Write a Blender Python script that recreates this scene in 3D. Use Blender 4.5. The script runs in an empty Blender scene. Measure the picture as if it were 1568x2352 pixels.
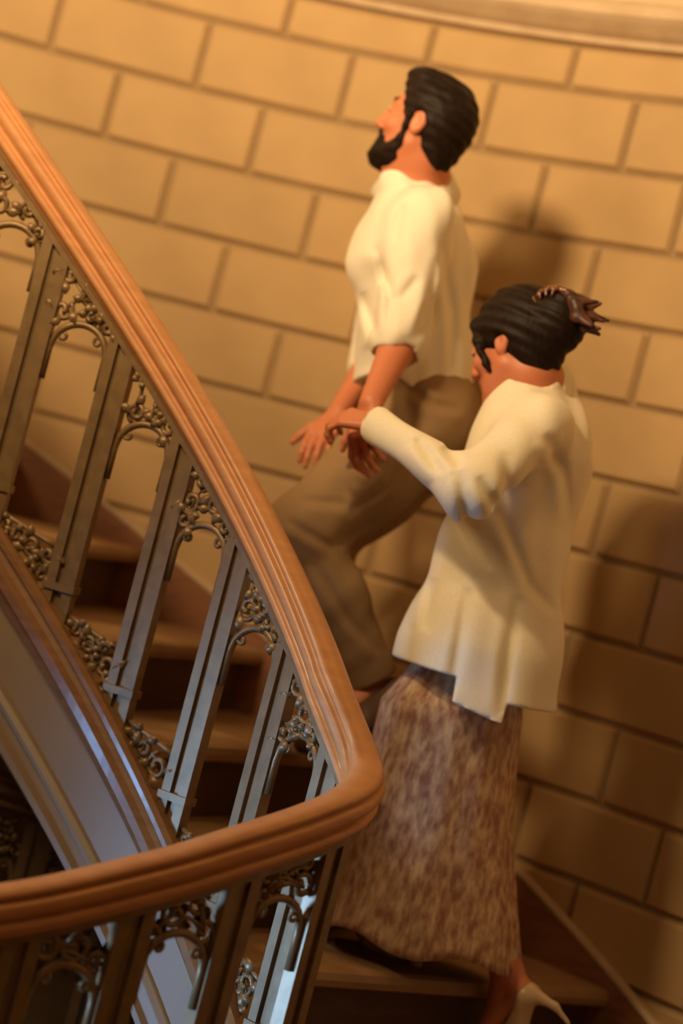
import bpy, math, random
import numpy as np
from mathutils import Matrix, Vector
random.seed(7); np.random.seed(7)
SC = bpy.context.scene
COL = SC.collection
CZ = 1.605                                   # eye height of the photographer above the landing

# ------------------------------------------------------------------ camera
F_PX, ROLL, PITCH = 5064.28, 0.25763, -0.0051
cr, sr = math.cos(ROLL), math.sin(ROLL)
cp, sp = math.cos(PITCH), math.sin(PITCH)
cam_d = bpy.data.cameras.new('camera'); cam = bpy.data.objects.new('camera', cam_d); COL.objects.link(cam)
cam_d.sensor_fit = 'VERTICAL'; cam_d.sensor_height = 36.0; cam_d.lens = 36.0 * F_PX / 2352.0
cam_d.clip_start = 0.05
right0, fwd, up0 = Vector((1, 0, 0)), Vector((0, cp, -sp)), Vector((0, sp, cp))
Xc, Yc = cr * right0 + sr * up0, -sr * right0 + cr * up0
M = Matrix((Xc, Yc, -fwd)).transposed().to_4x4(); M.translation = Vector((0, 0, CZ))
cam.matrix_world = M
SC.camera = cam
cam_d.dof.use_dof = True; cam_d.dof.focus_distance = 4.35; cam_d.dof.aperture_fstop = 1.4

# ------------------------------------------------------------------ light
SC.view_settings.view_transform = 'Standard'; SC.view_settings.look = 'None'
SC.view_settings.gamma = 1.0; SC.view_settings.use_curve_mapping = False
SC.view_settings.exposure = 0.0
wd = bpy.data.worlds.new('world'); SC.world = wd; wd.use_nodes = True
wd.node_tree.nodes['Background'].inputs[0].default_value = (1.0, 0.55, 0.22, 1)
wd.node_tree.nodes['Background'].inputs[1].default_value = 0.02

def light(name, kind, loc, energy, color, size=0.2, target=None, **kw):
    d = bpy.data.lights.new(name, kind); o = bpy.data.objects.new(name, d); COL.objects.link(o)
    d.energy = energy; d.color = color
    if kind == 'AREA':
        d.shape = kw.get('shape', 'DISK'); d.size = size
        if 'size_y' in kw: d.size_y = kw['size_y']
    else:
        d.shadow_soft_size = size
    o.location = loc
    if target is not None:
        o.rotation_euler = (Vector(target) - Vector(loc)).to_track_quat('-Z', 'Y').to_euler()
    return o
# assumed unseen sources: warm lamp hanging in the well, cool daylight from low left
LAMP = Vector((-1.35, 3.1, CZ + 1.75))
light('assumed_lantern', 'POINT', LAMP, 450, (1.0, 0.69, 0.36), 0.20)  # assumed warm key lamp, unseen above the frame
light('stair_fill', 'POINT', (-2.0, 3.5, CZ + 1.35), 80, (1.0, 0.68, 0.35), 0.25)  # added fill without a fixture, lifts the rail, skirt and lower stairs
light('front_fill', 'AREA', (-1.2, 0.6, CZ + 3.0), 13, (1.0, 0.69, 0.36), 0.9, (0.0, 5.2, CZ + 0.7))  # added soft fill from the front, top light for the handrail
win = light('assumed_daylight', 'AREA', (-2.6, 3.2, CZ - 1.3), 7, (0.27, 0.54, 1.0), 1.0, (0.35, 4.0, CZ - 0.8), shape='RECTANGLE', size_y=1.2)  # added blue area light for assumed daylight, no window is built
win.data.spread = 0.6

# ------------------------------------------------------------------ stair geometry (helix)
CX, CY, R, RW = -0.8887, 3.5994, 1.2039, 2.4162
DPH, FB, TP, RISER = 0.16923, 0.6021, 0.74, 0.175
Z0, SL = CZ - 1.00633, 0.175 / 0.16923
HB = 0.60843
TN = -0.64969
def at(px, py, y):
    dx, dy = px - 784, py - 1176
    u, w = (dx * cr + dy * sr) / F_PX, (dx * sr - dy * cr) / F_PX
    d = y / (cp + sp * w)
    return np.array([u * d, y, CZ + d * (w * cp - sp)])
def helix(ph, r=R, dz=0.0):
    return np.array([CX + r * math.cos(ph), CY + r * math.sin(ph), Z0 + SL * ph + dz])

# ------------------------------------------------------------------ materials
def mat(name, color, rough=0.6, metal=0.0, noise=None, bump=0.0, coat=0.0, vcol=False, rand=0.0, sheen=0.0):
    m = bpy.data.materials.new(name); m.use_nodes = True
    nt = m.node_tree; N = nt.nodes; L = nt.links
    b = N['Principled BSDF']
    b.inputs['Roughness'].default_value = rough; b.inputs['Metallic'].default_value = metal
    b.inputs['Coat Weight'].default_value = coat; b.inputs['Coat Roughness'].default_value = 0.15
    if name.endswith('hair'): b.inputs['Specular IOR Level'].default_value = 0.15
    if sheen: b.inputs['Sheen Weight'].default_value = sheen
    b.inputs['Base Color'].default_value = (*color, 1)
    src = None
    tc = N.new('ShaderNodeTexCoord')
    if noise:
        scale, c2, stretch, detail = noise
        mp = N.new('ShaderNodeMapping'); mp.inputs['Scale'].default_value = stretch
        L.new(tc.outputs['Object'], mp.inputs['Vector'])
        nz = N.new('ShaderNodeTexNoise'); nz.inputs['Scale'].default_value = scale; nz.inputs['Detail'].default_value = detail
        L.new(mp.outputs[0], nz.inputs['Vector'])
        rp = N.new('ShaderNodeValToRGB'); rp.color_ramp.elements[0].position = 0.35; rp.color_ramp.elements[1].position = 0.68
        rp.color_ramp.elements[0].color = (*color, 1); rp.color_ramp.elements[1].color = (*c2, 1)
        L.new(nz.outputs['Fac'], rp.inputs[0]); src = rp.outputs[0]
        if bump:
            bp = N.new('ShaderNodeBump'); bp.inputs['Strength'].default_value = bump; bp.inputs['Distance'].default_value = 0.004
            L.new(nz.outputs['Fac'], bp.inputs['Height']); L.new(bp.outputs[0], b.inputs['Normal'])
    if rand:
        oi = N.new('ShaderNodeObjectInfo'); hs = N.new('ShaderNodeHueSaturation')
        mr = N.new('ShaderNodeMapRange'); mr.inputs[3].default_value = 1 - rand; mr.inputs[4].default_value = 1 + rand
        L.new(oi.outputs['Random'], mr.inputs[0]); L.new(mr.outputs[0], hs.inputs['Value'])
        if src: L.new(src, hs.inputs['Color'])
        else: hs.inputs['Color'].default_value = (*color, 1)
        src = hs.outputs[0]
    if vcol:
        va = N.new('ShaderNodeVertexColor'); va.layer_name = 'Col'
        src = va.outputs[0]
    if src: L.new(src, b.inputs['Base Color'])
    return m
MT = {
    'stone': mat('stone', (0.46, 0.305, 0.145), 0.85, noise=(7, (0.50, 0.335, 0.16), (1, 1, 1), 5), bump=0.3, rand=0.05),
    'mortar': mat('mortar', (0.37, 0.25, 0.13), 0.9, noise=(20, (0.32, 0.21, 0.11), (1, 1, 1), 4)),
    'moulding': mat('moulding_stone', (0.52, 0.38, 0.24), 0.8, noise=(12, (0.60, 0.46, 0.30), (1, 1, 1), 4), bump=0.2),
    'plaster': mat('plaster', (0.80, 0.64, 0.42), 0.8, noise=(5, (0.84, 0.68, 0.46), (1, 1, 1), 3)),
    'skirting': mat('skirting_wood', (0.30, 0.13, 0.06), 0.5, noise=(14, (0.22, 0.09, 0.04), (1, 1, 6), 4), coat=0.2),
    'tread': mat('tread_stone', (0.34, 0.20, 0.095), 0.55, noise=(16, (0.41, 0.25, 0.12), (1, 1, 1), 5), bump=0.1),
    'riser': mat('riser_wood', (0.10, 0.045, 0.018), 0.6, noise=(10, (0.07, 0.03, 0.012), (1, 1, 5), 4)),
    'oak': mat('handrail_oak', (0.58, 0.26, 0.10), 0.45, noise=(7, (0.66, 0.31, 0.12), (2, 2, 9), 3), coat=0.2),
    'string': mat('string_wood', (0.26, 0.12, 0.045), 0.4, noise=(8, (0.33, 0.16, 0.06), (2, 2, 9), 4), coat=0.4),
    'fascia': mat('fascia_paint', (0.33, 0.225, 0.13), 0.45, noise=(6, (0.36, 0.25, 0.145), (1, 1, 1), 3)),
    'bead': mat('highlight_bead', (0.50, 0.42, 0.34), 0.25),  # highlight line put into the colour: paler and glossier than the fascia
    'iron': mat('bronzed_iron', (0.22, 0.135, 0.058), 0.38, 0.25, noise=(30, (0.29, 0.18, 0.08), (1, 1, 1), 3), bump=0.1),
    'dark': mat('dark_floor', (0.10, 0.055, 0.025), 0.7, noise=(6, (0.14, 0.08, 0.035), (1, 1, 1), 3)),
    'shirt': mat('cream_shirt_cotton', (0.85, 0.79, 0.64), 0.8, noise=(160, (0.88, 0.82, 0.68), (1, 1, 1), 2), bump=0.12, sheen=0.2),
    'jacket': mat('cream_jacket_linen', (0.83, 0.75, 0.55), 0.85, noise=(140, (0.87, 0.79, 0.60), (1, 1, 1), 2), bump=0.15, sheen=0.2),
    'chino': mat('khaki_cotton', (0.29, 0.18, 0.085), 0.85, noise=(150, (0.32, 0.20, 0.095), (1, 1, 1), 3), bump=0.08),
    'tweed': mat('mottled_tweed', (0.33, 0.15, 0.09), 0.9, noise=(48, (0.72, 0.51, 0.29), (1.4, 1.4, 0.55), 5), bump=0.5),
    'skin': mat('skin', (0.62, 0.26, 0.13), 0.5, vcol=True),
    'hair': mat('dark_hair', (0.010, 0.005, 0.003), 0.55, noise=(120, (0.020, 0.010, 0.006), (1, 1, 0.3), 3), bump=0.25),
    'hair_brown': mat('brown_hair_ends', (0.045, 0.016, 0.009), 0.5, noise=(60, (0.12, 0.035, 0.016), (1, 1, .3), 3)),
    'shoe': mat('brown_leather', (0.10, 0.05, 0.025), 0.6),
    'pump': mat('cream_leather', (0.66, 0.48, 0.28), 0.35, coat=0.3),
    'eye': mat('eye_white', (0.75, 0.68, 0.6), 0.2),
    'iris': mat('iris', (0.04, 0.02, 0.01), 0.2),
    'clip': mat('tortoiseshell', (0.20, 0.06, 0.03), 0.25, noise=(40, (0.08, 0.02, 0.01), (1, 1, 1), 2), coat=0.5),
    'gap': mat('dark_pocket_thread', (0.10, 0.055, 0.025), 0.8),  # dark brown of the pocket welt
}

# ------------------------------------------------------------------ object helpers
def new_obj(name, me, m=None, parent=None, smooth=True):
    o = bpy.data.objects.new(name, me); COL.objects.link(o)
    if m is not None and not me.materials: me.materials.append(MT[m])
    if smooth and len(me.polygons): me.polygons.foreach_set('use_smooth', [True] * len(me.polygons))
    if parent is not None: o.parent = parent
    return o
def mesh(name, V, Fs):
    me = bpy.data.meshes.new(name); me.from_pydata([tuple(map(float, v)) for v in V], [], [tuple(map(int, f)) for f in Fs]); me.update(); return me
def thing(name, loc=(0, 0, 0), label=None, cat=None, kind=None, group=None):
    o = bpy.data.objects.new(name, None); COL.objects.link(o); o.location = loc; o.empty_display_size = 0.05
    return tag(o, label, cat, kind, group)
def tag(o, label=None, cat=None, kind=None, group=None):
    if label: o['label'] = label
    if cat: o['category'] = cat
    if kind: o['kind'] = kind
    if group: o['group'] = group
    return o
class MB:
    def __init__(s): s.V, s.F = [], []
    def add(s, V, F):
        n = len(s.V); s.V += [tuple(v) for v in V]; s.F += [tuple(i + n for i in f) for f in F]
    def build(s, name, m, parent=None, smooth=True):
        return new_obj(name, mesh(name, s.V, s.F), m, parent, smooth)
    def tube(s, P, rad, n=6, cap=True):
        P = [np.asarray(p, float) for p in P]; rings = []
        ref = np.array([0.13, 0.31, 0.94])
        for i, p in enumerate(P):
            t = P[min(i + 1, len(P) - 1)] - P[max(i - 1, 0)]; t /= np.linalg.norm(t) + 1e-9
            a = np.cross(t, ref); 
            if np.linalg.norm(a) < .05: a = np.cross(t, [1, 0, 0])
            a /= np.linalg.norm(a); b = np.cross(t, a)
            r = rad[i] if hasattr(rad, '__len__') else rad
            rings.append([p + r * (math.cos(2 * math.pi * j / n) * a + math.sin(2 * math.pi * j / n) * b) for j in range(n)])
        V = [v for rg in rings for v in rg]; Fs = []
        for i in range(len(P) - 1):
            for j in range(n):
                Fs.append((i * n + j, i * n + (j + 1) % n, (i + 1) * n + (j + 1) % n, (i + 1) * n + j))
        if cap:
            Fs.append(tuple(range(n))[::-1]); Fs.append(tuple((len(P) - 1) * n + j for j in range(n)))
        s.add(V, Fs)
def sweep(path, profile, shear=False, closed=True):
    """profile: (side, up) pairs; side is towards the well."""
    P = [np.asarray(p, float) for p in path]; n = len(profile); V = []; Fs = []
    for i, p in enumerate(P):
        t = P[min(i + 1, len(P) - 1)] - P[max(i - 1, 0)]; t /= np.linalg.norm(t)
        s = np.array([t[1], -t[0], 0]); s /= np.linalg.norm(s)
        u = np.array([0, 0, 1.0]) if shear else np.cross(s, t)
        for a, b in profile: V.append(p + a * s + b * u)
    k = n if closed else n - 1
    for i in range(len(P) - 1):
        for j in range(k):
            Fs.append((i * n + j, i * n + (j + 1) % n, (i + 1) * n + (j + 1) % n, (i + 1) * n + j))
    if closed:
        Fs.append(tuple(range(n))[::-1]); Fs.append(tuple((len(P) - 1) * n + j for j in range(n)))
    return V, Fs
def catmull(P, n=10):
    P = [np.asarray(p, float) for p in P]; P = [2 * P[0] - P[1]] + P + [2 * P[-1] - P[-2]]; out = []
    for i in range(1, len(P) - 2):
        a, b, c, d = P[i - 1:i + 3]
        for t in np.linspace(0, 1, n, endpoint=False):
            out.append(0.5 * (2 * b + (c - a) * t + (2 * a - 5 * b + 4 * c - d) * t * t + (3 * b - a - 3 * c + d) * t ** 3))
    out.append(P[-2]); return out
def annular(r0, r1, a0, a1, z0, z1, n=6, edge=0.0):
    """solid sector, rounded lower edge a0 when edge > 0"""
    sec = [(0, z0), (0, z1)] if not edge else [(edge, z0), (edge * .3, z0 + edge * .35), (0, (z0 + z1) / 2), (edge * .3, z1 - edge * .35), (edge, z1)]
    V, Fs = [], []; prof = [(a, z, 0) for a, z in sec] + [(None, z1, 1), (None, z0, 1)]
    rr = np.linspace(r0, r1, n); m = len(prof)
    for r in rr:
        for a, z, back in prof:
            ph = a1 if back else a0 + a / r
            V.append((CX + r * math.cos(ph), CY + r * math.sin(ph), z))
    for i in range(n - 1):
        for j in range(m): Fs.append((i * m + j, i * m + (j + 1) % m, (i + 1) * m + (j + 1) % m, (i + 1) * m + j))
    Fs.append(tuple(range(m))[::-1]); Fs.append(tuple((n - 1) * m + j for j in range(m)))
    return V, Fs

# ------------------------------------------------------------------ curved stone wall
A0, A1 = -0.35, 2.75
def cyl(r, z0, z1, a0=A0, a1=A1, n=72):
    V, Fs = [], []
    for i in range(n + 1):
        a = a0 + (a1 - a0) * i / n
        for z in (z0, z1): V.append((CX + r * math.cos(a), CY + r * math.sin(a), z))
    for i in range(n): Fs.append((2 * i, 2 * i + 1, 2 * i + 3, 2 * i + 2))
    return V, Fs
ZA, DZC = CZ + 1.23927, 0.19335
ZF = -3.2                                    # floor of the hall below
def ring_solid(r0, r1, z0, z1, a0=A0, a1=A1, n=72):
    V, Fs = [], []
    for i in range(n + 1):
        a = a0 + (a1 - a0) * i / n
        for r, z in ((r0, z0), (r0, z1), (r1, z1), (r1, z0)): V.append((CX + r * math.cos(a), CY + r * math.sin(a), z))
    for i in range(n):
        for j in range(4): Fs.append((4 * i + j, 4 * i + (j + 1) % 4, 4 * i + 4 + (j + 1) % 4, 4 * i + 4 + j))
    Fs.append((0, 1, 2, 3)); Fs.append((4 * n, 4 * n + 3, 4 * n + 2, 4 * n + 1))
    return V, Fs
wall = new_obj('wall_back', mesh('wall_back', *ring_solid(RW + 0.014, RW + 0.20, ZF, ZA + 0.30)), 'mortar')
tag(wall, 'curved ashlar stone wall rising behind the staircase', None, 'structure')
def block_mesh(width, height, var):
    g, bv = 0.0045, 0.010
    hw, hh = width / 2 - g / RW, height / 2 - g
    us = [-hw, -hw + bv / RW, -hw / 3, hw / 3, hw - bv / RW, hw]; vs = [-hh, -hh + bv, hh - bv, hh]
    V, Fs = [], []
    for i, a in enumerate(us):
        for j, z in enumerate(vs):
            edge = i in (0, 5) or j in (0, 3)
            r = RW + (0.012 if edge else 0.0) + (0 if edge else var[(i + j) % 3])
            V.append((r * math.cos(a), r * math.sin(a), z))
    for i in range(5):
        for j in range(3): Fs.append((i * 4 + j, i * 4 + j + 1, i * 4 + 5 + j, i * 4 + 4 + j))
    return mesh('stone_block', V, Fs)
blocks = [block_mesh(DPH, DZC, [random.uniform(-.002, .002) for _ in range(3)]) for _ in range(4)]
for me in blocks: me.materials.append(MT['stone'])
half = block_mesh(DPH, DZC * 0.62, [0, .001, -.001]); half.materials.append(MT['stone'])
for row in range(-1, 14):
    ph0 = (0.78 if row % 2 == 0 else 0.285) * DPH
    for k in range(1, 15):
        a = ph0 + (k + 0.5) * DPH
        zc = ZA - (row + 0.5) * DZC
        me = random.choice(blocks)
        if row == -1: me, zc = half, ZA + DZC * 0.31
        if a < 0.35 or a > 2.5: continue
        if zc + DZC < Z0 + TN + SL * (a - 0.1): continue      # hidden by the stair
        o = new_obj('stone_block', me, None, wall, smooth=False)
        o.location = (CX, CY, zc); o.rotation_euler = (0, 0, a)
# string course and the plaster above it
zt = ZA + DZC * 0.62
prof = [(RW + 0.02, zt), (RW - 0.012, zt + 0.004), (RW - 0.018, zt + 0.020), (RW - 0.040, zt + 0.030), (RW - 0.074, zt + 0.052), (RW - 0.088, zt + 0.064),
        (RW - 0.088, zt + 0.088), (RW - 0.060, zt + 0.096), (RW - 0.040, zt + 0.116), (RW + 0.02, zt + 0.122)]
V, Fs = [], []
n = 72; m_ = len(prof)
for i in range(n + 1):
    a = A0 + (A1 - A0) * i / n
    for r, z in prof: V.append((CX + r * math.cos(a), CY + r * math.sin(a), z))
for i in range(n):
    for j in range(m_): Fs.append((i * m_ + j, i * m_ + (j + 1) % m_, (i + 1) * m_ + (j + 1) % m_, (i + 1) * m_ + j))
tag(new_obj('trim_1', mesh('trim_1', V, Fs), 'moulding', smooth=False), 'projecting stone moulding running along the top of the curved wall', None, 'structure')
tag(new_obj('wall_upper', mesh('wall_upper', *ring_solid(RW + 0.004, RW + 0.2, zt + 0.11, zt + 2.2)), 'plaster'), 'pale plaster wall above the stone moulding', None, 'structure')

# ------------------------------------------------------------------ rail path: helix, tight corner, landing edge
NH = 70
corner = [helix(p)for p in np.linspace(2.35, 0.64, NH)]
tail = [(0.150, 4.235, CZ - 0.440), (0.172, 4.165, CZ - 0.478), (0.150, 4.085, CZ - 0.512), (0.084, 4.015, CZ - 0.556),
        (-0.030, 3.92, CZ - 0.616), (-0.155, 3.835, CZ - 0.680), (-0.382, 3.70, CZ - 0.775), (-0.64, 3.54, CZ - 0.83), (-0.98, 3.33, CZ - 0.86)]
PATH = corner[:-3] + catmull([corner[-3], corner[-1]] + [np.array(t) for t in tail], 8)
PATH = np.array(PATH)
# arc length in plan
seg = np.hypot(np.diff(PATH[:, 0]), np.diff(PATH[:, 1])); ARC = np.concatenate([[0], np.cumsum(seg)])
def along(s):
    s = min(max(s, 0.001), ARC[-1] - 0.001); i = int(np.searchsorted(ARC, s)) - 1; t = (s - ARC[i]) / (ARC[i + 1] - ARC[i])
    p = PATH[i] * (1 - t) + PATH[i + 1] * t; d = PATH[i + 1] - PATH[i]; d[2] = 0; d /= np.linalg.norm(d)
    return p, d
S_FB = R * (2.35 - FB)                       # arc position of the baluster at phi = FB
def path_sub(s0, s1, n, dz=0.0):
    return [along(s)[0] + np.array([0, 0, dz]) for s in np.linspace(s0, s1, n)]

# ------------------------------------------------------------------ staircase
stairs = thing('staircase', (CX, CY, 0), 'winding stone-treaded staircase with dark risers along the curved wall', 'staircase')
def put(o, parent):                          # keep world coordinates under a parent away from the origin
    o.parent = parent; o.matrix_parent_inverse = Matrix.Translation(-Vector(parent.location)); return o
LP = np.array([0.085, 4.00]); LD = np.array([-0.84, -0.54]); LD = LD / np.linalg.norm(LD); LN = np.array([-LD[1], LD[0]])
def r_in(ph):
    if ph > 0.56: return R + 0.012
    d = np.array([math.cos(ph), math.sin(ph)]); c = LP - np.array([CX, CY])
    nrm = np.array([LD[1], -LD[0]]); return min(R, float(c @ nrm / (d @ nrm))) + 0.02
for k in range(-3, 11):
    ph = FB + (TP + k) * DPH; z = Z0 + TN + SL * ph; ri = r_in(ph)
    put(new_obj('tread', mesh('tread', *annular(ri, RW - 0.012, ph, ph + DPH + 0.03, z - 0.042, z, 8, 0.018)), 'tread', smooth=False), stairs)
    put(new_obj('riser', mesh('riser', *annular(ri, RW - 0.012, ph + 0.022, ph + 0.036, z - RISER - 0.001, z - 0.042, 6)), 'riser', smooth=False), stairs)
# underside
V, Fs = [], []
pp = np.linspace(0.1, 2.45, 40)
for p in pp:
    for r in (R, RW): V.append(tuple(helix(p, r, TN - 0.30)))
for i in range(len(pp) - 1): Fs.append((2 * i, 2 * i + 1, 2 * i + 3, 2 * i + 2))
put(new_obj('soffit', mesh('soffit', V, Fs), 'fascia'), stairs)
# closed string under the balusters, fascia and lower moulding
SA, SB = 0.02, ARC[-1] - 0.02
sp_ = path_sub(SA, SB, 150, 0.0)
def band(name, prof, m, parent): return put(new_obj(name, mesh(name, *sweep(sp_, prof, True)), m, smooth=False), parent)
b0 = -HB - 0.04
band('string_moulding', [(-.040, b0), (.030, b0), (.040, b0 - .012), (.040, b0 - .026), (.028, b0 - .034), (.034, b0 - .052), (.046, b0 - .066), (.044, b0 - .092),
                         (.026, b0 - .104), (.020, b0 - .125), (-.04, b0 - .125)], 'string', stairs)
band('fascia_band', [(-.04, b0 - .124), (.006, b0 - .124), (.008, b0 - .262), (-.04, b0 - .262)], 'fascia', stairs)
band('fascia_bead', [(-.04, b0 - .262), (.016, b0 - .262), (.028, b0 - .274), (.018, b0 - .290), (-.04, b0 - .290)], 'bead', stairs)
band('lower_moulding', [(-.04, b0 - .290), (.010, b0 - .290), (.014, b0 - .325), (.028, b0 - .333), (.028, b0 - .352), (.010, b0 - .366), (-.04, b0 - .366)], 'fascia', stairs)

# skirting on the wall, stepped below, with a paler cap
def skirt_z(p): return Z0 + SL * p - 0.6096
V, Fs = [], []
pp = np.linspace(0.2, 2.4, 90)
for p in pp:
    zt_ = skirt_z(p); zb = zt_ - 0.32
    for r, z in ((RW - 0.022, zb), (RW - 0.022, zt_ - 0.012), (RW - 0.002, zt_ - 0.014), (RW - 0.002, zb)): V.append((CX + r * math.cos(p), CY + r * math.sin(p), z))
for i in range(len(pp) - 1):
    for j in range(4): Fs.append((4 * i + j, 4 * i + (j + 1) % 4, 4 * i + 4 + (j + 1) % 4, 4 * i + 4 + j))
bb = tag(new_obj('baseboard_back', mesh('baseboard_back', V, Fs), 'skirting', smooth=False), 'red-brown skirting climbing the foot of the curved wall', None, 'structure')
V, Fs = [], []
for p in pp:
    zt_ = skirt_z(p)
    for r, z in ((RW - 0.026, zt_ - 0.013), (RW - 0.026, zt_ - 0.004), (RW - 0.018, zt_), (RW - 0.002, zt_), (RW - 0.002, zt_ - 0.014)): V.append((CX + r * math.cos(p), CY + r * math.sin(p), z))
for i in range(len(pp) - 1):
    for j in range(5): Fs.append((5 * i + j, 5 * i + (j + 1) % 5, 5 * i + 5 + (j + 1) % 5, 5 * i + 5 + j))
new_obj('skirting_cap', mesh('skirting_cap', V, Fs), 'moulding', bb, smooth=False)

# landing and the hall floor far below
lp0, lp1 = LP + LD * -0.02, LP + LD * 2.6
poly = [lp0, lp1, np.array([lp1[0], -1.4]), np.array([2.4, -1.4])] + [np.array([CX + (RW + .0) * math.cos(a), CY + RW * math.sin(a)]) for a in np.linspace(-0.35, 0.11, 8)]
V = [(p[0], p[1], z) for z in (0.0, -0.18) for p in poly]; k = len(poly)
Fs = [tuple(range(k)), tuple(range(2 * k - 1, k - 1, -1))] + [(i, i + k, (i + 1) % k + k, (i + 1) % k) for i in range(k)]
tag(new_obj('floor_landing', mesh('floor_landing', V, Fs), 'tread', smooth=False), 'stone landing at the foot of the winding flight', None, 'structure')
V = [(-4, -1.5, ZF), (3, -1.5, ZF), (3, 6.5, ZF), (-4, 6.5, ZF)]
tag(new_obj('floor', mesh('floor', V + [(x, y, z - .1) for x, y, z in V], [(0, 1, 2, 3), (7, 6, 5, 4), (0, 4, 5, 1), (1, 5, 6, 2), (2, 6, 7, 3), (3, 7, 4, 0)]), 'dark', smooth=False), 'dark hall floor below the stairwell', None, 'structure')

# ------------------------------------------------------------------ balustrade
rail = thing('stair_railing', (CX, CY, 0), 'ornate bronzed iron stair railing with a curved oak handrail', 'railing')
half_p = [(.020, -.040), (.022, -.031), (.033, -.029), (.037, -.021), (.033, -.014), (.024, -.012), (.024, -.005), (.037, -.001), (.041, .008), (.041, .016),
          (.037, .022), (.027, .023), (.027, .029), (.033, .031), (.031, .038), (.022, .043), (.011, .046)]
rp = half_p + [(0, .047)] + [(-a_, b_) for a_, b_ in half_p[::-1]]
hr = put(new_obj('handrail', mesh('handrail', *sweep(list(PATH), rp)), 'oak'), rail); hr['label'] = 'polished oak handrail with moulded grooves'
flat = sweep(path_sub(.01, ARC[-1] - .01, 170), [(-.016, -.054), (.016, -.054), (.016, -.040), (-.016, -.040)])
put(new_obj('rail_bar', mesh('rail_bar', *flat), 'iron', smooth=False), rail)

def bar_box(mb, p, d, s0, s1, q0, q1, z0a, z0b, z1a, z1b):
    """upright box: s along the path direction d, q towards the well; z given at both s ends"""
    side = np.array([d[1], -d[0], 0])
    V = []
    for z_ in ((z0a, z0b), (z1a, z1b)):
        for (s, q, zz) in ((s0, q0, z_[0]), (s1, q0, z_[1]), (s1, q1, z_[1]), (s0, q1, z_[0])):
            v = p + s * d + q * side; V.append((v[0], v[1], zz))
    mb.add(V, [(3, 2, 1, 0), (4, 5, 6, 7), (0, 1, 5, 4), (1, 2, 6, 5), (2, 3, 7, 6), (3, 0, 4, 7)])
def spiral(c, r0, turns, a0, sgn, n=22, end=0.2):
    out = []
    for i in range(n):
        t = i / (n - 1); a = a0 + sgn * turns * 2 * math.pi * t; r = r0 * (1 - (1 - end) * t)
        out.append((c[0] + r * math.cos(a), c[1] + r * math.sin(a)))
    return out
STEP = DPH * R
def bay_point(s, z, q=0.0):
    p, d = along(s); side = np.array([d[1], -d[0], 0]); v = p + side * q; return (v[0], v[1], z)
def rail_z(s): return along(s)[0][2]
def leaf2d(mb, s, z, ang, L, Wd, q):
    """curled acanthus leaf: a small boat-shaped blade in the surface of the railing"""
    ca, sa = math.cos(ang), math.sin(ang); pts = []
    for t, w in ((0, .12), (.25, .8), (.5, 1), (.75, .65), (1, .05)):
        for e, qq in ((-1, .0), (0, .011), (1, .0)):
            x, y = t * L, e * w * Wd
            pts.append(bay_point(s + x * ca - y * sa, z + x * sa + y * ca, q + qq * (1 if w > .1 else .3) * (1 if q >= 0 else -1) + 0.004 * t))
    F = []
    for i in range(4):
        for j in range(2): F.append((i * 3 + j, i * 3 + j + 1, i * 3 + 4 + j, i * 3 + 3 + j))
    F += [tuple(list(f)[::-1]) for f in F]
    k = len(pts); pts2 = [(x, y, z_) for (x, y, z_) in pts]
    mb.add(pts2, F[:8])
GAP = 0.030                                  # post half width
def scroll_fill(s0, s1, zlo, zhi, name, seed, parent):
    """scrolls and leaves filling between zlo(s) and zhi(s)"""
    rnd = random.Random(seed); mb = MB()
    w = s1 - s0; spots = []
    for i in range(60):
        s = rnd.uniform(s0 + .008, s1 - .008); lo, hi = zlo(s), zhi(s)
        if hi - lo < .028: continue
        z = rnd.uniform(lo + .012, hi - .012); r = min(.030, hi - z, z - lo, s - s0 + .012, s1 - s + .012)
        if r < .010: continue
        if any(math.hypot(s - a, z - b) < (r + c) * .82 for a, b, c in spots): continue
        spots.append((s, z, r))
    for (s, z, r) in spots:
        a0 = rnd.uniform(0, 6.28); sg = rnd.choice((-1, 1))
        P = spiral((s, z), r, 1.35, a0, sg)
        mb.tube([bay_point(a, b, .002 * i / 6) for i, (a, b) in enumerate(P)], [.0050 + .003 * (i / 21) for i in range(22)], 5)
        for j in range(3):
            a = a0 + sg * (1.0 + j * 1.5)
            leaf2d(mb, s + r * .75 * math.cos(a), z + r * .75 * math.sin(a), a + sg * .9, r * .95 + .008, .008 + r * .15, .004)
    # stems linking the scrolls
    for (a, b) in zip(spots, spots[1:]):
        mid = ((a[0] + b[0]) / 2, (a[1] + b[1]) / 2 + .008)
        if math.hypot(a[0] - b[0], a[1] - b[1]) < .12:
            mb.tube([bay_point(a[0], a[1]), bay_point(*mid), bay_point(b[0], b[1])], .0045, 5)
    return put(mb.build(name, 'iron'), parent) if mb.V else None
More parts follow.
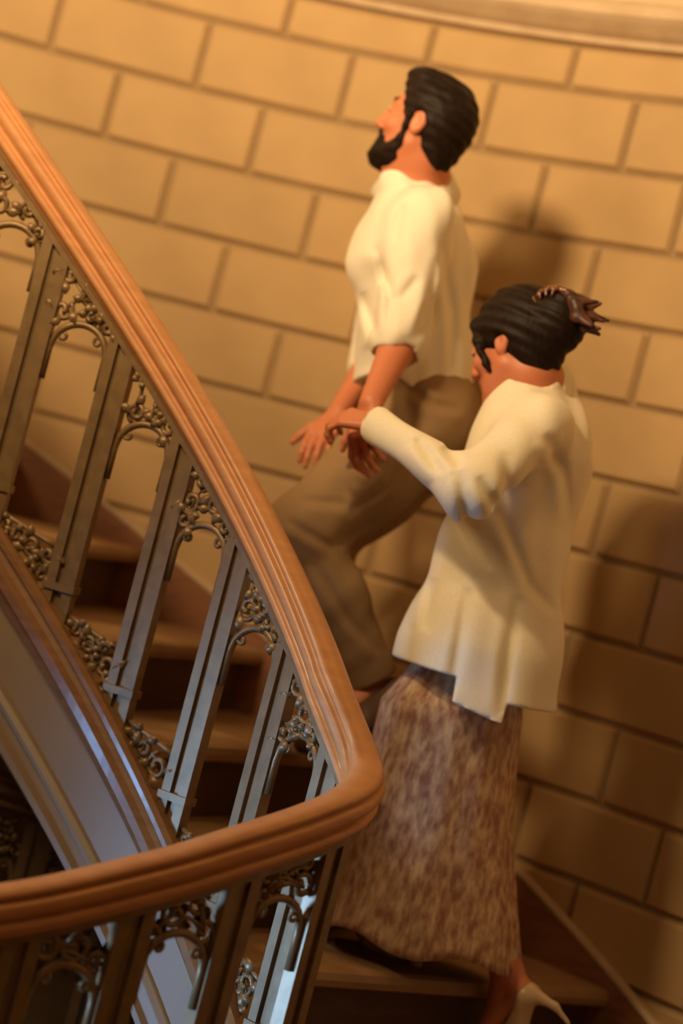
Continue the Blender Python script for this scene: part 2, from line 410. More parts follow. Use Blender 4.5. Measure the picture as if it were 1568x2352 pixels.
def make_post(s):
    p, d = along(s); g = (rail_z(s + .03) - rail_z(s - .03)) / .06
    top = lambda q: p[2] - .045 + g * q
    bot = lambda q: p[2] + b0 + g * q - .004
    # fluted flat bar: an H section, the groove facing both ways
    sec = [(-.034, -.014), (-.034, .014), (-.011, .014), (-.011, .005), (.011, .005), (.011, .014), (.034, .014), (.034, -.014), (.011, -.014), (.011, -.005), (-.011, -.005), (-.011, -.014)]
    side = np.array([d[1], -d[0], 0]); mb = MB(); V = []
    for fz in (bot, top):
        for q, r_ in sec:
            v = p + q * d + r_ * side; V.append((v[0], v[1], fz(q)))
    k = len(sec)
    mb.add(V, [(i, (i + 1) % k, (i + 1) % k + k, i + k) for i in range(k)] + [tuple(range(k))[::-1], tuple(range(k, 2 * k))])
    post = put(mb.build('baluster', 'iron', None, False), rail)
    for nm, zc, h in (('foot', bot(0) + .05, .016),):
        c = MB(); bar_box(c, p, d, -.038, .038, -.019, .019, zc - h / 2, zc - h / 2, zc + h / 2, zc + h / 2)
        o = c.build(nm, 'iron', None, False); o.parent = post
def make_bay(sa, sb, seed):
    s0, s1 = sa + .034, sb - .034; mid = (s0 + s1) / 2; rad = (s1 - s0) / 2
    under = lambda s: rail_z(s) - .056
    slope = abs(rail_z(s1) - rail_z(s0))
    apex = min(under(s0), under(s1)) - (.012 if slope > .09 else .07 - slope * .6)
    spring = apex - rad
    mb = MB()                                # arch ring
    P = [(mid + (rad - .003) * math.cos(a), spring + (rad - .003) * math.sin(a)) for a in np.linspace(0, math.pi, 15)]
    P = [(P[0][0], spring - .07)] + P + [(P[-1][0], spring - .07)]
    mb.tube([bay_point(a, b, 0) for a, b in P], .0085, 6)
    # cusps hanging inside the arch
    for a in (.75, 2.4):
        c = (mid + rad * .8 * math.cos(a), spring + rad * .72 * math.sin(a))
        mb.tube([bay_point(x, z) for x, z in spiral(c, .014, .9, a, 1, 10)], .0045, 5)
    put(mb.build('arch', 'iron'), rail)
    def lo(s):
        x = abs(s - mid); return spring + math.sqrt(max(rad * rad - x * x, 0)) if x < rad else spring - .05
    scroll_fill(s0, s1, lo, under, 'scrollwork', seed, rail)
    base = lambda s: rail_z(s) + b0
    top = lambda s: max(base(s0), base(s1)) + .02 - (0 if slope > .09 else -.05) - .10 * (abs(s - (s0 if base(s0) > base(s1) else s1)) / (s1 - s0)) * 0.4
    scroll_fill(s0, s1, base, top, 'base_scroll', seed + 500, rail)
    fr = MB()
    fr.tube([bay_point(s, top(s)) for s in np.linspace(s0, s1, 6)], .006, 5)
    put(fr.build('base_rod', 'iron'), rail)
posts = [S_FB - STEP * k for k in range(8, -1, -1)] + [S_FB + .235, S_FB + .435, S_FB + .635, S_FB + .835, S_FB + 1.035]
posts = [s for s in posts if .04 < s < ARC[-1] - .05]
for s in posts: make_post(s)
for i, (a, b) in enumerate(zip(posts, posts[1:])): make_bay(a, b, i * 13 + 1)

# railing of the lower hall, seen in the gap under the upper flight
y_l = 5.15; zl = at(100, 1845, y_l)[2]
PATH = np.array([(-2.2 + .02 * i, y_l, zl) for i in range(110)]); ARC = np.concatenate([[0], np.cumsum(np.full(109, .02))])
upper_rail = rail
rail = thing('stair_railing', (CX, CY, 0), 'dim lower railing of bronzed iron arches seen under the upper flight', 'railing')
put(new_obj('handrail', mesh('handrail', *sweep(list(PATH), rp)), 'string'), rail)
put(new_obj('bottom_rail', mesh('bottom_rail', *sweep(list(PATH), [(-.03, b0 - .05), (.03, b0 - .05), (.03, b0), (-.03, b0)], True)), 'iron', smooth=False), rail)
lp_ = [1.1 + STEP * k for k in range(5)]
for q in lp_: make_post(q)
for i, (q0, q1) in enumerate(zip(lp_, lp_[1:])): make_bay(q0, q1, 900 + i * 7)
zf_ = zl + b0 - .05
V = [(x, y, z) for z in (zf_ - .2, zf_) for x, y in ((-2.4, 5.05), (0.0, 5.05), (0.0, 5.85), (-2.4, 5.75))]
tag(new_obj('floor_lower', mesh('floor_lower', V, [(3, 2, 1, 0), (4, 5, 6, 7), (0, 1, 5, 4), (1, 2, 6, 5), (2, 3, 7, 6), (3, 0, 4, 7)]), 'dark', smooth=False), 'floor edge of the lower hall under the upper flight', None, 'structure')
# unseen pendant above the frame, its opaque bowl added to block light going down
lamp = thing('pendant_light_blocker', tuple(LAMP), 'unseen bronze bowl pendant added above the stairwell to block downward light', 'lamp')
V, Fs = [], []
pr = [(.02, -.262), (.12, -.256), (.24, -.236), (.33, -.20), (.335, -.192), (.24, -.226), (.12, -.246), (.02, -.252)]
for i in range(32):
    for r, z in pr: V.append((LAMP.x + r * math.cos(i * math.pi / 16), LAMP.y + r * math.sin(i * math.pi / 16), LAMP.z + z))
for i in range(32):
    for j in range(8): Fs.append((i * 8 + j, i * 8 + (j + 1) % 8, ((i + 1) % 32) * 8 + (j + 1) % 8, ((i + 1) % 32) * 8 + j))
put(new_obj('bowl', mesh('bowl', V, Fs), 'iron'), lamp)  # blocker that dims the lantern towards the lower wall
rod = MB()
for k in range(3):
    a = k * 2.094; rod.tube([(LAMP.x + .32 * math.cos(a), LAMP.y + .32 * math.sin(a), LAMP.z - .19), (LAMP.x, LAMP.y, LAMP.z + .7)], .004, 5)
    put(rod.build('chain', 'iron'), lamp); rod = MB()
rod.tube([(LAMP.x, LAMP.y, LAMP.z + .68), (LAMP.x, LAMP.y, LAMP.z + 1.6)], .01, 6); put(rod.build('rod', 'iron'), lamp)

# ------------------------------------------------------------------ sculpting by distance field
def nrm(v): v = np.asarray(v, float); return v / (np.linalg.norm(v) + 1e-12)
class Sculpt:
    def __init__(s, h=0.005): s.h, s.P = h, []
    def cap(s, a, b, ra, rb=None, k=.02, side=None, asp=1.0, op='+'):
        s.P.append(('c', np.asarray(a, float), np.asarray(b, float), ra, ra if rb is None else rb, k, None if side is None else nrm(side), asp, op)); return s
    def chain(s, pts, rad, k=.02, side=None, asp=1.0, op='+'):
        for i in range(len(pts) - 1): s.cap(pts[i], pts[i + 1], rad[i], rad[i + 1], k, side, asp, op)
        return s
    def ell(s, c, axes, rad, k=.02, op='+'):
        s.P.append(('e', np.asarray(c, float), np.array([nrm(a) for a in axes]), np.asarray(rad, float), k, op)); return s
    def plane(s, p, n, k=.004): s.P.append(('p', np.asarray(p, float), nrm(n), k)); return s   # keeps the side the normal points away from
    def func(s, f): s.P.append(('f', f)); return s
    def grid(s):
        lo, hi = np.full(3, 1e9), np.full(3, -1e9)
        for p in s.P:
            if p[0] == 'c' and p[8] == '+':
                r = max(p[3], p[4]) * max(1, p[7]) + .03
                for q in (p[1], p[2]): lo = np.minimum(lo, q - r); hi = np.maximum(hi, q + r)
            elif p[0] == 'e' and p[5] == '+':
                r = max(p[3]) + .03; lo = np.minimum(lo, p[1] - r); hi = np.maximum(hi, p[1] + r)
        n = np.ceil((hi - lo) / s.h).astype(int) + 2
        return lo, n
    def field(s):
        lo, n = s.grid(); h = s.h
        Fd = np.full(tuple(n), 0.5, np.float32)
        ax = [(lo[i] + h * np.arange(n[i])).astype(np.float32) for i in range(3)]
        def win(c0, c1):
            a = np.clip(np.floor((c0 - lo) / h).astype(int), 0, n); b = np.clip(np.ceil((c1 - lo) / h).astype(int) + 1, 0, n)
            sl = tuple(slice(a[i], b[i]) for i in range(3))
            return sl, ax[0][sl[0]][:, None, None], ax[1][sl[1]][None, :, None], ax[2][sl[2]][None, None, :]
        for p in s.P:
            if p[0] == 'p':
                _, c, nn, k = p
                d = (ax[0][:, None, None] - c[0]) * nn[0] + (ax[1][None, :, None] - c[1]) * nn[1] + (ax[2][None, None, :] - c[2]) * nn[2]
                Fd = np.maximum(Fd, d.astype(np.float32)); continue
            if p[0] == 'f':
                Fd = p[1](Fd, ax[0][:, None, None], ax[1][None, :, None], ax[2][None, None, :]).astype(np.float32); continue
            if p[0] == 'c':
                _, a, b, ra, rb, k, side, asp, op = p
                r = max(ra, rb) * max(1, asp) + k + 3 * h
                sl, X, Y, Z = win(np.minimum(a, b) - r, np.maximum(a, b) + r)
                ab = b - a; L2 = float(ab @ ab) + 1e-12
                x, y, z = X - a[0], Y - a[1], Z - a[2]
                t = np.clip((x * ab[0] + y * ab[1] + z * ab[2]) / L2, 0, 1)
                x, y, z = x - t * ab[0], y - t * ab[1], z - t * ab[2]
                if side is not None and asp != 1:
                    q = (x * side[0] + y * side[1] + z * side[2]) * (1 - 1 / asp)
                    x, y, z = x - q * side[0], y - q * side[1], z - q * side[2]
                d = np.sqrt(x * x + y * y + z * z) - (ra + (rb - ra) * t)
            else:
                _, c, A, rad, k, op = p
                r = max(rad) + k + 3 * h
                sl, X, Y, Z = win(c - r, c + r)
                x, y, z = X - c[0], Y - c[1], Z - c[2]
                q = [(x * A[i][0] + y * A[i][1] + z * A[i][2]) / rad[i] for i in range(3)]
                k0 = np.sqrt(q[0] ** 2 + q[1] ** 2 + q[2] ** 2) + 1e-6
                k1 = np.sqrt((q[0] / rad[0]) ** 2 + (q[1] / rad[1]) ** 2 + (q[2] / rad[2]) ** 2) + 1e-6
                d = k0 * (k0 - 1) / k1
            o = Fd[sl]
            if op == '+':
                w = np.maximum(k - np.abs(o - d), 0) / k; Fd[sl] = np.minimum(o, d) - w * w * k * .25
            else:
                d = -d; w = np.maximum(k - np.abs(o - d), 0) / k; Fd[sl] = np.maximum(o, d) + w * w * k * .25
        return lo, Fd
    def mesh(s):
        lo, Fd = s.field(); h = s.h
        Sg = Fd < 0; nx, ny, nz = Fd.shape
        offs = np.array([(i, j, k) for i in (0, 1) for j in (0, 1) for k in (0, 1)])
        cnt = np.zeros((nx - 1, ny - 1, nz - 1), np.uint8)
        for i, j, k in offs: cnt += Sg[i:nx - 1 + i, j:ny - 1 + j, k:nz - 1 + k]
        act = (cnt > 0) & (cnt < 8); idx = np.argwhere(act)
        ids = np.full(act.shape, -1, np.int64); ids[act] = np.arange(len(idx))
        val = np.stack([Fd[idx[:, 0] + o[0], idx[:, 1] + o[1], idx[:, 2] + o[2]] for o in offs], 1)
        acc = np.zeros((len(idx), 3)); num = np.zeros(len(idx))
        for a in range(8):
            for b in range(a + 1, 8):
                if np.abs(offs[a] - offs[b]).sum() != 1: continue
                va, vb = val[:, a], val[:, b]; m = (va < 0) != (vb < 0)
                t = np.where(m, va / np.where(m, va - vb, 1), 0)
                acc += np.where(m[:, None], offs[a] + t[:, None] * (offs[b] - offs[a]), 0); num += m
        V = lo + h * (idx + acc / num[:, None])
        quads = []
        for axis in range(3):
            o = [slice(1, -1)] * 3; o[axis] = slice(0, -1); o2 = list(o); o2[axis] = slice(1, None)
            A, B = Sg[tuple(o)], Sg[tuple(o2)]
            e = np.argwhere(A != B)
            if not len(e): continue
            base = e + np.array([0 if i == axis else 1 for i in range(3)])
            fl = A[e[:, 0], e[:, 1], e[:, 2]]
            u, v = [(1, 2), (2, 0), (0, 1)][axis]
            du, dv = np.eye(3, dtype=int)[u], np.eye(3, dtype=int)[v]
            q = np.stack([ids[tuple((base - a * du - b * dv).T)] for a, b in ((1, 1), (0, 1), (0, 0), (1, 0))], 1)
            q[~fl] = q[~fl][:, ::-1]; quads.append(q)
        Q = np.concatenate(quads); Q = Q[(Q >= 0).all(1)]
        return V, Q
    def build(s, name, m, parent, color=None):
        V, Q = s.mesh()
        me = bpy.data.meshes.new(name)
        me.vertices.add(len(V)); me.vertices.foreach_set('co', V.astype(np.float32).ravel())
        me.loops.add(4 * len(Q)); me.loops.foreach_set('vertex_index', Q.astype(np.int32).ravel())
        me.polygons.add(len(Q)); me.polygons.foreach_set('loop_start', np.arange(0, 4 * len(Q), 4, dtype=np.int32))
        me.update(calc_edges=True); me.validate()
        if color is not None:
            at_ = me.color_attributes.new('Col', 'FLOAT_COLOR', 'POINT')
            c = np.ones((len(V), 4), np.float32); c[:, :3] = color(V); at_.data.foreach_set('color', c.ravel())
        return put(new_obj(name, me, m), parent)

def rot(v, axis, ang):
    axis = nrm(axis); v = np.asarray(v, float)
    return v * math.cos(ang) + np.cross(axis, v) * math.sin(ang) + axis * (axis @ v) * (1 - math.cos(ang))
def hand(S, wrist, d, palm, thumb, curl=(.35, .4, .3), sc=1.0, spread=.06, thumb_in=.5):
    """d: wrist to knuckles; palm: direction the palm faces; thumb: direction of the thumb side"""
    d = nrm(d); palm = nrm(np.asarray(palm) - d * (np.asarray(palm) @ d)); th = np.cross(d, palm); th = th if th @ np.asarray(thumb) > 0 else -th
    back = -palm
    kn = wrist + d * .088 * sc
    for o, L in ((.030, .085), (.010, .090), (-.010, .086), (-.029, .078)):
        S.cap(wrist + d * .012 * sc + th * o * .55 * sc, wrist + d * L * sc + th * o * sc, .0125 * sc, .0105 * sc, .012)
    S.cap(wrist + d * .02 * sc + th * .018 * sc + palm * .008 * sc, wrist + d * .05 * sc + th * .028 * sc + palm * .010 * sc, .014 * sc, .012 * sc, .012)
    ax = np.cross(d, palm)                   # rotates d towards the palm
    for i, (o, L, ls) in enumerate(((.030, .085, (.042, .025, .020)), (.010, .090, (.047, .029, .021)), (-.010, .086, (.043, .027, .020)), (-.029, .078, (.034, .020, .018)))):
        p = wrist + d * L * sc + th * o * sc; dd = nrm(d + th * spread * (1.5 - i))
        rad = [.0098, .0088, .0080, .0068]
        if i == 3: rad = [.0086, .0078, .0070, .006]
        for j in range(3):
            dd = rot(dd, ax, curl[j]); q = p + dd * ls[j] * sc
            S.cap(p, q, rad[j] * sc, rad[j + 1] * sc, .004); p = q
    p = wrist + d * .025 * sc + th * .026 * sc + palm * .006 * sc
    dd = nrm(d * .75 + th * .75 + palm * thumb_in * .5)
    for L, r0, r1, c in ((.040, .0135, .011, 0), (.030, .0108, .0095, .35), (.025, .0095, .0075, .3)):
        dd = nrm(rot(dd, ax, c * .6) + d * c * .5); q = p + dd * L * sc; S.cap(p, q, r0 * sc, r1 * sc, .006); p = q

def creases(lines, y, width=.012, amp=.006, ymax=9, raised=.5):
    """cloth folds: grooves (with a raised lip beside them) running along polylines on the side towards the well"""
    pls = [[at(*p, y) for p in ln] for ln in lines]
    def f(Fd, X, Y, Z):
        tot = 0
        for pl in pls:
            n = len(pl) - 1; d = None
            for i in range(n):
                p, q = pl[i], pl[i + 1]; ux, uz = q[0] - p[0], q[2] - p[2]; L = math.hypot(ux, uz)
                x, z = X - p[0], Z - p[2]; t = np.clip((x * ux + z * uz) / L ** 2, 0, 1)
                dd = np.sqrt((x - t * ux) ** 2 + (z - t * uz) ** 2); ss = (x * uz - z * ux) / L; uu = (i + t) / n
                if d is None: d, sg, u = dd, ss, uu
                else:
                    m = dd < d; d = np.where(m, dd, d); sg = np.where(m, ss, sg); u = np.where(m, uu, u)
            tp_ = np.sqrt(np.clip(np.sin(np.pi * u), 0, 1))
            tot = tot + tp_ * np.exp(-np.clip((d - np.abs(sg)) / width, 0, 9)) * (np.exp(-(sg / width) ** 2) - raised * np.exp(-((sg - 1.9 * width) / (1.3 * width)) ** 2))
        return Fd + amp * tot * np.clip((ymax - Y) / .05, 0, 1)
    return f
SKIN, LIP, BROW = np.array([0.60, 0.205, 0.10]), np.array([0.46, 0.12, 0.075]), np.array([0.03, 0.014, 0.008])
def head(S, c, Fv, Uv, Sv, female=False):
    """head sculpt in the frame F forward, U up, S towards its left; c is the point between the ears at eye height"""
    P = lambda f, u, s_: c + f * Fv + u * Uv + s_ * Sv
    A = (Fv, Uv, Sv); w = .93 if female else 1.0
    S.ell(P(-.012, .028, 0), A, (.090, .086, .073 * w), .03)
    S.ell(P(.030, -.025, 0), A, (.058, .082, .060 * w), .03)
    S.ell(P(.036, -.088, 0), A, (.048, .032, .044 * w), .03)
    S.cap(P(-.004, -.055, .052 * w), P(.050, -.098, .022), .020, .016, .025); S.cap(P(-.004, -.055, -.052 * w), P(.050, -.098, -.022), .020, .016, .025)
    S.ell(P(.076, -.106, 0), A, (.016, .016, .019 * w), .018)                     # chin
    S.cap(P(.072, .026, .036), P(.080, .024, 0), .012, .012, .016); S.cap(P(.072, .026, -.036), P(.080, .024, 0), .012, .012, .016)  # brow
    for e in (1, -1):
        S.ell(P(.062, -.030, e * .040), A, (.020, .018, .018), .02)             # cheekbone
        S.ell(P(.094, .003, e * .031), A, (.018, .012, .017), .012, '-')         # socket
        S.ell(P(.077, .003, e * .031), A, (.0125, .010, .014), .004)              # eyelids
        S.ell(P(-.014, -.008, e * .074 * w), (nrm(Fv + .25 * Uv), nrm(Uv - .25 * Fv), Sv), (.019, .031, .009), .006)   # ear
        S.ell(P(-.010, -.004, e * .082 * w), A, (.010, .017, .005), .006, '-')
    S.chain([P(.082, .018, 0), P(.098, -.012, 0), P(.108, -.034, 0)], [.0085, .0105, .0125], .012)   # nose
    for e in (1, -1): S.ell(P(.097, -.038, e * .013), A, (.012, .009, .008), .008)
    S.chain([P(.076, -.064, .024), P(.088, -.062, .010), P(.090, -.063, 0), P(.088, -.062, -.010), P(.076, -.064, -.024)], [.004, .0065, .007, .0065, .004], .008)
    S.chain([P(.076, -.067, .022), P(.086, -.074, .009), P(.088, -.075, 0), P(.086, -.074, -.009), P(.076, -.067, -.022)], [.004, .007, .008, .007, .004], .006)
    S.cap(P(.096, -.0685, .022), P(.096, -.0685, -.022), .003, .003, .004, op='-')
def head_color(c, Fv, Uv, Sv):
    def f(V):
        q = V - c; a, b, s_ = q @ Fv, q @ Uv, np.abs(q @ Sv)
        C = np.tile(SKIN, (len(V), 1))
        red = np.clip(1 - ((a - .08) ** 2 + (b + .03) ** 2 + (s_ - .035) ** 2) / .03 ** 2, 0, 1)[:, None]
        C = C * (1 - .25 * red) + np.array([.62, .17, .09]) * .25 * red
        lip = ((a > .074) & (np.abs(b + .0685) < .0125) & (s_ < .023)); C[lip] = LIP
        br = ((a > .05) & (a < .12) & (np.abs(b - .030 + .004 * (s_ / .03 - 1) ** 2) < .0052) & (s_ > .010) & (s_ < .050)); C[br] = BROW
        return C
    return f
def folds(amp, comps):
    def f(Fd, X, Y, Z):
        d = 0
        for (kx, ky, kz, ph, wt) in comps:
            d = d + wt * np.sin(kx * X + ky * Y + kz * Z + ph + 0.8 * np.sin(9 * X + 7 * Z + ph) + .6 * np.sin(11 * Y - 8 * Z))
        return Fd + amp * d
    return f

# ------------------------------------------------------------------ the man
Z3 = np.array([0, 0, 1.0])
def frame(h2, tilt, yaw=0.0, rollv=0.0):
    h = nrm([h2[0], h2[1], 0]); c, s_ = math.cos(yaw), math.sin(yaw); h = np.array([c * h[0] - s_ * h[1], s_ * h[0] + c * h[1], 0])
    Sv = np.array([-h[1], h[0], 0]); Fv = math.cos(tilt) * h + math.sin(tilt) * Z3; Uv = np.cross(Fv, Sv)
    if rollv: Uv = rot(Uv, Fv, rollv); Sv = rot(Sv, Fv, rollv)
    return Fv, Uv, Sv
mh = nrm([-.90, .43, 0]); mL = np.array([-mh[1], mh[0], 0])       # heading, and his left (towards the well)
man = thing('person', tuple(at(905, 1560, 5.2)), 'bearded man in cream shirt and khaki trousers climbing stairs, head raised', 'person')
mF, mU, mS = frame((-.93, .37), .17)
mc = at(901, 252, 5.20) - .080 * mF - .003 * mU - .031 * mS
neck0, neckb = mc + -.030 * mF - .07 * mU, at(956, 437, 5.27)
chest, belly, pelv = at(948, 610, 5.27), at(955, 800, 5.25), at(975, 965, 5.24)
shL, shR = at(972, 505, 5.10), at(930, 500, 5.44)
elL, wrL = at(912, 795, 5.02), at(852, 925, 4.90)
elR, wrR = at(850, 840, 5.44), at(778, 950, 5.28)
hipL, hipR = at(975, 1000, 5.16), at(985, 1000, 5.33)
knL, anL, toL = at(690, 1215, 5.02), at(862, 1580, 5.08), at(742, 1688, 5.0)
knR, anR, toR = at(735, 1235, 5.26), at(790, 1610, 5.20), at(690, 1690, 5.28)
B = Sculpt(.0045)
head(B, mc, mF, mU, mS)
B.cap(neck0, neckb, .056, .064, .03)
B.cap(shL, shR, .055, .055, .05); B.cap(neckb, chest, .075, .115, .06, mL, 1.35); B.cap(chest, belly, .115, .098, .06, mL, 1.4); B.cap(belly, pelv, .098, .105, .06, mL, 1.45)
for sh, el, wr in ((shL, elL, wrL), (shR, elR, wrR)):
    B.chain([sh, el, wr], [.050, .040, .027], .03)
for hp, kn, an, to in ((hipL, knL, anL, toL), (hipR, knR, anR, toR)):
    B.chain([hp, kn], [.085, .056], .04); B.chain([kn, kn * .65 + an * .35, an], [.054, .056, .036], .03)
    B.cap(an, an * .45 + to * .55, .036, .032, .02); B.cap(an + nrm(an - kn) * .02, an + nrm(an - kn) * .05 - mh * .03, .03, .028, .02)
hand(B, wrL, nrm(at(822, 1030, 4.86) - wrL), nrm(-mh * .3 + np.array([.4, .8, 0])), mh, (.5, .6, .4), 1.0)
hand(B, wrR, nrm(at(718, 1020, 5.18) - wrR), nrm([.3, .4, -.8]), mh, (.25, .35, .25), 1.0, .02)
B.build('body', 'skin', man, head_color(mc, mF, mU, mS))
def hp(c, Fv, Uv, Sv): return lambda f, u, s_: c + f * Fv + u * Uv + s_ * Sv
P = hp(mc, mF, mU, mS)
for e in (1, -1):
    E_ = Sculpt(.002); E_.ell(P(.0785, .003, e * .031), (mF, mU, mS), (.0118, .0065, .0125)); E_.build('eye', 'eye', man)
    E_ = Sculpt(.0015); E_.ell(P(.0880, .003, e * .031), (mF, mU, mS), (.0035, .0052, .0052)); E_.build('iris', 'iris', man)
H = Sculpt(.004)
A = (mF, mU, mS)
H.ell(P(-.016, .036, 0), A, (.100, .094, .082), .03); H.ell(P(-.046, .0, 0), A, (.068, .085, .072), .03); H.ell(P(.038, .098, 0), A, (.052, .030, .056), .03)
H.ell(P(-.056, -.052, 0), A, (.045, .050, .056), .02)
H.ell(P(.105, -.015, 0), A, (.078, .086, .10), .012, '-'); H.ell(P(.022, -.085, 0), A, (.06, .075, .2), .012, '-')
H.ell(P(-.008, -.022, .085), A, (.026, .040, .03), .008, '-'); H.ell(P(-.008, -.022, -.085), A, (.026, .040, .03), .008, '-')
for e in (1, -1): H.cap(P(.016, -.004, e * .072), P(.016, -.050, e * .066), .010, .008, .01)
H.func(folds(.0011, [(60, 40, 230, 0, 1), (150, 60, 90, 1, .7)]))
H.build('hair', 'hair', man)
Bd = Sculpt(.0035)
Bd.ell(P(.042, -.090, 0), A, (.056, .050, .054), .01); Bd.ell(P(.014, -.082, 0), A, (.040, .042, .056), .02); Bd.ell(P(.076, -.108, 0), A, (.027, .025, .028), .02)
for e in (1, -1): Bd.chain([P(.012, -.030, e * .069), P(.016, -.062, e * .062), P(.034, -.095, e * .046)], [.004, .010, .017], .02)
Bd.ell(P(.062, -.010, 0), A, (.060, .042, .12), .012, '-'); Bd.ell(P(-.040, -.120, 0), A, (.050, .050, .050), .015, '-')
for e in (1, -1): Bd.chain([P(.094, -.051, 0), P(.086, -.055, e * .016), P(.072, -.074, e * .030), P(.062, -.100, e * .028)], [.0066, .0080, .011, .015], .010)
Bd.ell(P(.096, -.0690, 0), A, (.02, .0085, .021), .006, '-')
Bd.func(folds(.0011, [(160, 120, 160, 0, 1), (100, 190, -160, 1, 1)]))
Bd.build('beard', 'hair', man)
# shirt: loose, untucked, sleeves pushed to the elbow
S_ = Sculpt(.0055)
S_.cap(shL, shR, .066, .066, .05); S_.cap(neckb - Z3 * .02, chest, .092, .128, .06, mL, 1.32); S_.cap(chest, belly, .130, .122, .07, mL, 1.38)
hemc = at(950, 905, 5.24)
S_.cap(belly, hemc - Z3 * .04, .120, .140, .05, mL, 1.3)
S_.cap(shL, elL * .94 + shL * .06, .070, .066, .04); S_.cap(shR, elR, .066, .058, .04)
S_.cap(neckb - Z3 * .012, neckb + (neck0 - neckb) * .24, .074, .066, .012)
S_.cap(neckb + (neck0 - neckb) * .10, neckb + (neck0 - neckb) * .22, .079, .073, .004)
# open ends: hem, cuffs, collar
S_.func(folds(.0034, [(48, 16, -22, .4, 1), (22, 40, -18, 1.6, .8), (90, 40, 30, 2.2, .4)]))
S_.func(creases([[(868, 560), (898, 690), (885, 790)], [(835, 660), (868, 790)], [(1003, 590), (985, 700), (950, 790)], [(1015, 560), (1045, 700), (1040, 860)], [(925, 470), (905, 560)], [(960, 640), (915, 700)]], 5.05, .011, .009, 5.25))
def cut_shirt(Fd, X, Y, Z):
    a = (X - hemc[0]) * mh[0] + (Y - hemc[1]) * mh[1]; q = (X - hemc[0]) * mL[0] + (Y - hemc[1]) * mL[1]
    zc = hemc[2] - .020 + .050 * np.clip(1 - np.abs(a) / .11, 0, 1) * np.clip(np.abs(q) / .12, 0, 1) + .09 * np.clip(a - .02, 0, .1)
    return np.maximum(Fd, zc - Z)
S_.func(cut_shirt)
S_.cap(hemc - Z3 * .1, hemc + Z3 * .03, .118, .108, .008, mL, 1.32, '-')
cu = nrm(elL - shL); S_.cap(elL - cu * .02, elL + cu * .16, .046, .06, .006, op='-')
S_.cap(elL - cu * .002 + mh * 0, elL + cu * .2, .0, .0, .001)
S_.cap(neckb + (neck0 - neckb) * .22, neck0 + (neck0 - neckb) * .3, .061, .066, .006, op='-')
S_.build('shirt', 'shirt', man)
def collar(base, top, fw, rb, rt, zlo, zhi, gap, m, parent, back=.012):
    """turned-down collar lofted round the neck, open in front"""
    ax = nrm(top - base); f_ = nrm(fw - ax * (fw @ ax)); l_ = np.cross(ax, f_); V, Fs = [], []; n = 40
    pr = [(rt - .004, zhi), (rt, zhi + .004), (rt + .004, zhi + .002), (rb + .004, zlo), (rb, zlo - .002), (rb - .003, zlo + .002), (rt + .001, zhi - .004)]
    for i in range(n + 1):
        a = gap + (2 * math.pi - 2 * gap) * i / n; tip = max(0, 1 - min(i, n - i) / 6)
        for j, (r, z) in enumerate(pr):
            zz = z + back * .5 * (1 - math.cos(a)) - (.018 * tip if 3 <= j <= 5 else 0)
            V.append(base + ax * zz + f_ * math.cos(a) * r + l_ * math.sin(a) * r * 1.02)
    k = len(pr)
    for i in range(n):
        for j in range(k): Fs.append((i * k + j, i * k + (j + 1) % k, (i + 1) * k + (j + 1) % k, (i + 1) * k + j))
    Fs.append(tuple(range(k))[::-1]); Fs.append(tuple(n * k + j for j in range(k)))
    return put(new_obj('collar', mesh('collar', V, Fs), m), parent)
collar(neckb - Z3 * .004, neck0, mh, .102, .073, .000, .046, .30, 'shirt', man, .010)
T = Sculpt(.0055)
T.cap(at(955, 850, 5.25), pelv, .108, .118, .05, mL, 1.36)
T.cap(pelv, pelv - Z3 * .05 - mh * .02, .122, .105, .05, mL, 1.36)
for hp_, kn, an in ((hipL, knL, anL), (hipR, knR, anR)):
    T.chain([hp_, hp_ * .5 + kn * .5, kn], [.108, .100, .080], .05)
    ed = an * .93 + kn * .07
    T.chain([kn, kn * .55 + ed * .45, ed], [.078, .074, .060], .03)
    dd = nrm(an - kn); T.cap(ed - dd * .02, ed + dd * .14, .046, .062, .006, op='-')
T.func(folds(.0022, [(26, -14, 20, .3, 1), (-30, 24, 34, 1.2, .9), (12, 50, -16, 2.2, .5), (70, 20, -55, .9, .35)]))
T.func(creases([[(660, 1195), (770, 1262)], [(770, 1250), (860, 1190)], [(720, 1290), (800, 1420), (870, 1500)], [(745, 1020), (900, 1040)], [(930, 1000), (890, 1110), (800, 1180)], [(690, 1150), (800, 1160)], [(905, 870), (1000, 930), (1065, 940)]], 5.05, .011, .007, 5.2))
for an, kn in ((anL, knL), (anR, knR)):
    e_ = an * .955 + kn * .045; d_ = nrm(an - kn)
    T.func(lambda Fd, X, Y, Z, e_=e_, d_=d_: np.where((X - e_[0]) ** 2 + (Y - e_[1]) ** 2 + (Z - e_[2]) ** 2 < .16 ** 2, np.maximum(Fd, (X - e_[0]) * d_[0] + (Y - e_[1]) * d_[1] + (Z - e_[2]) * d_[2]), Fd))
tr = T.build('trousers', 'chino', man)
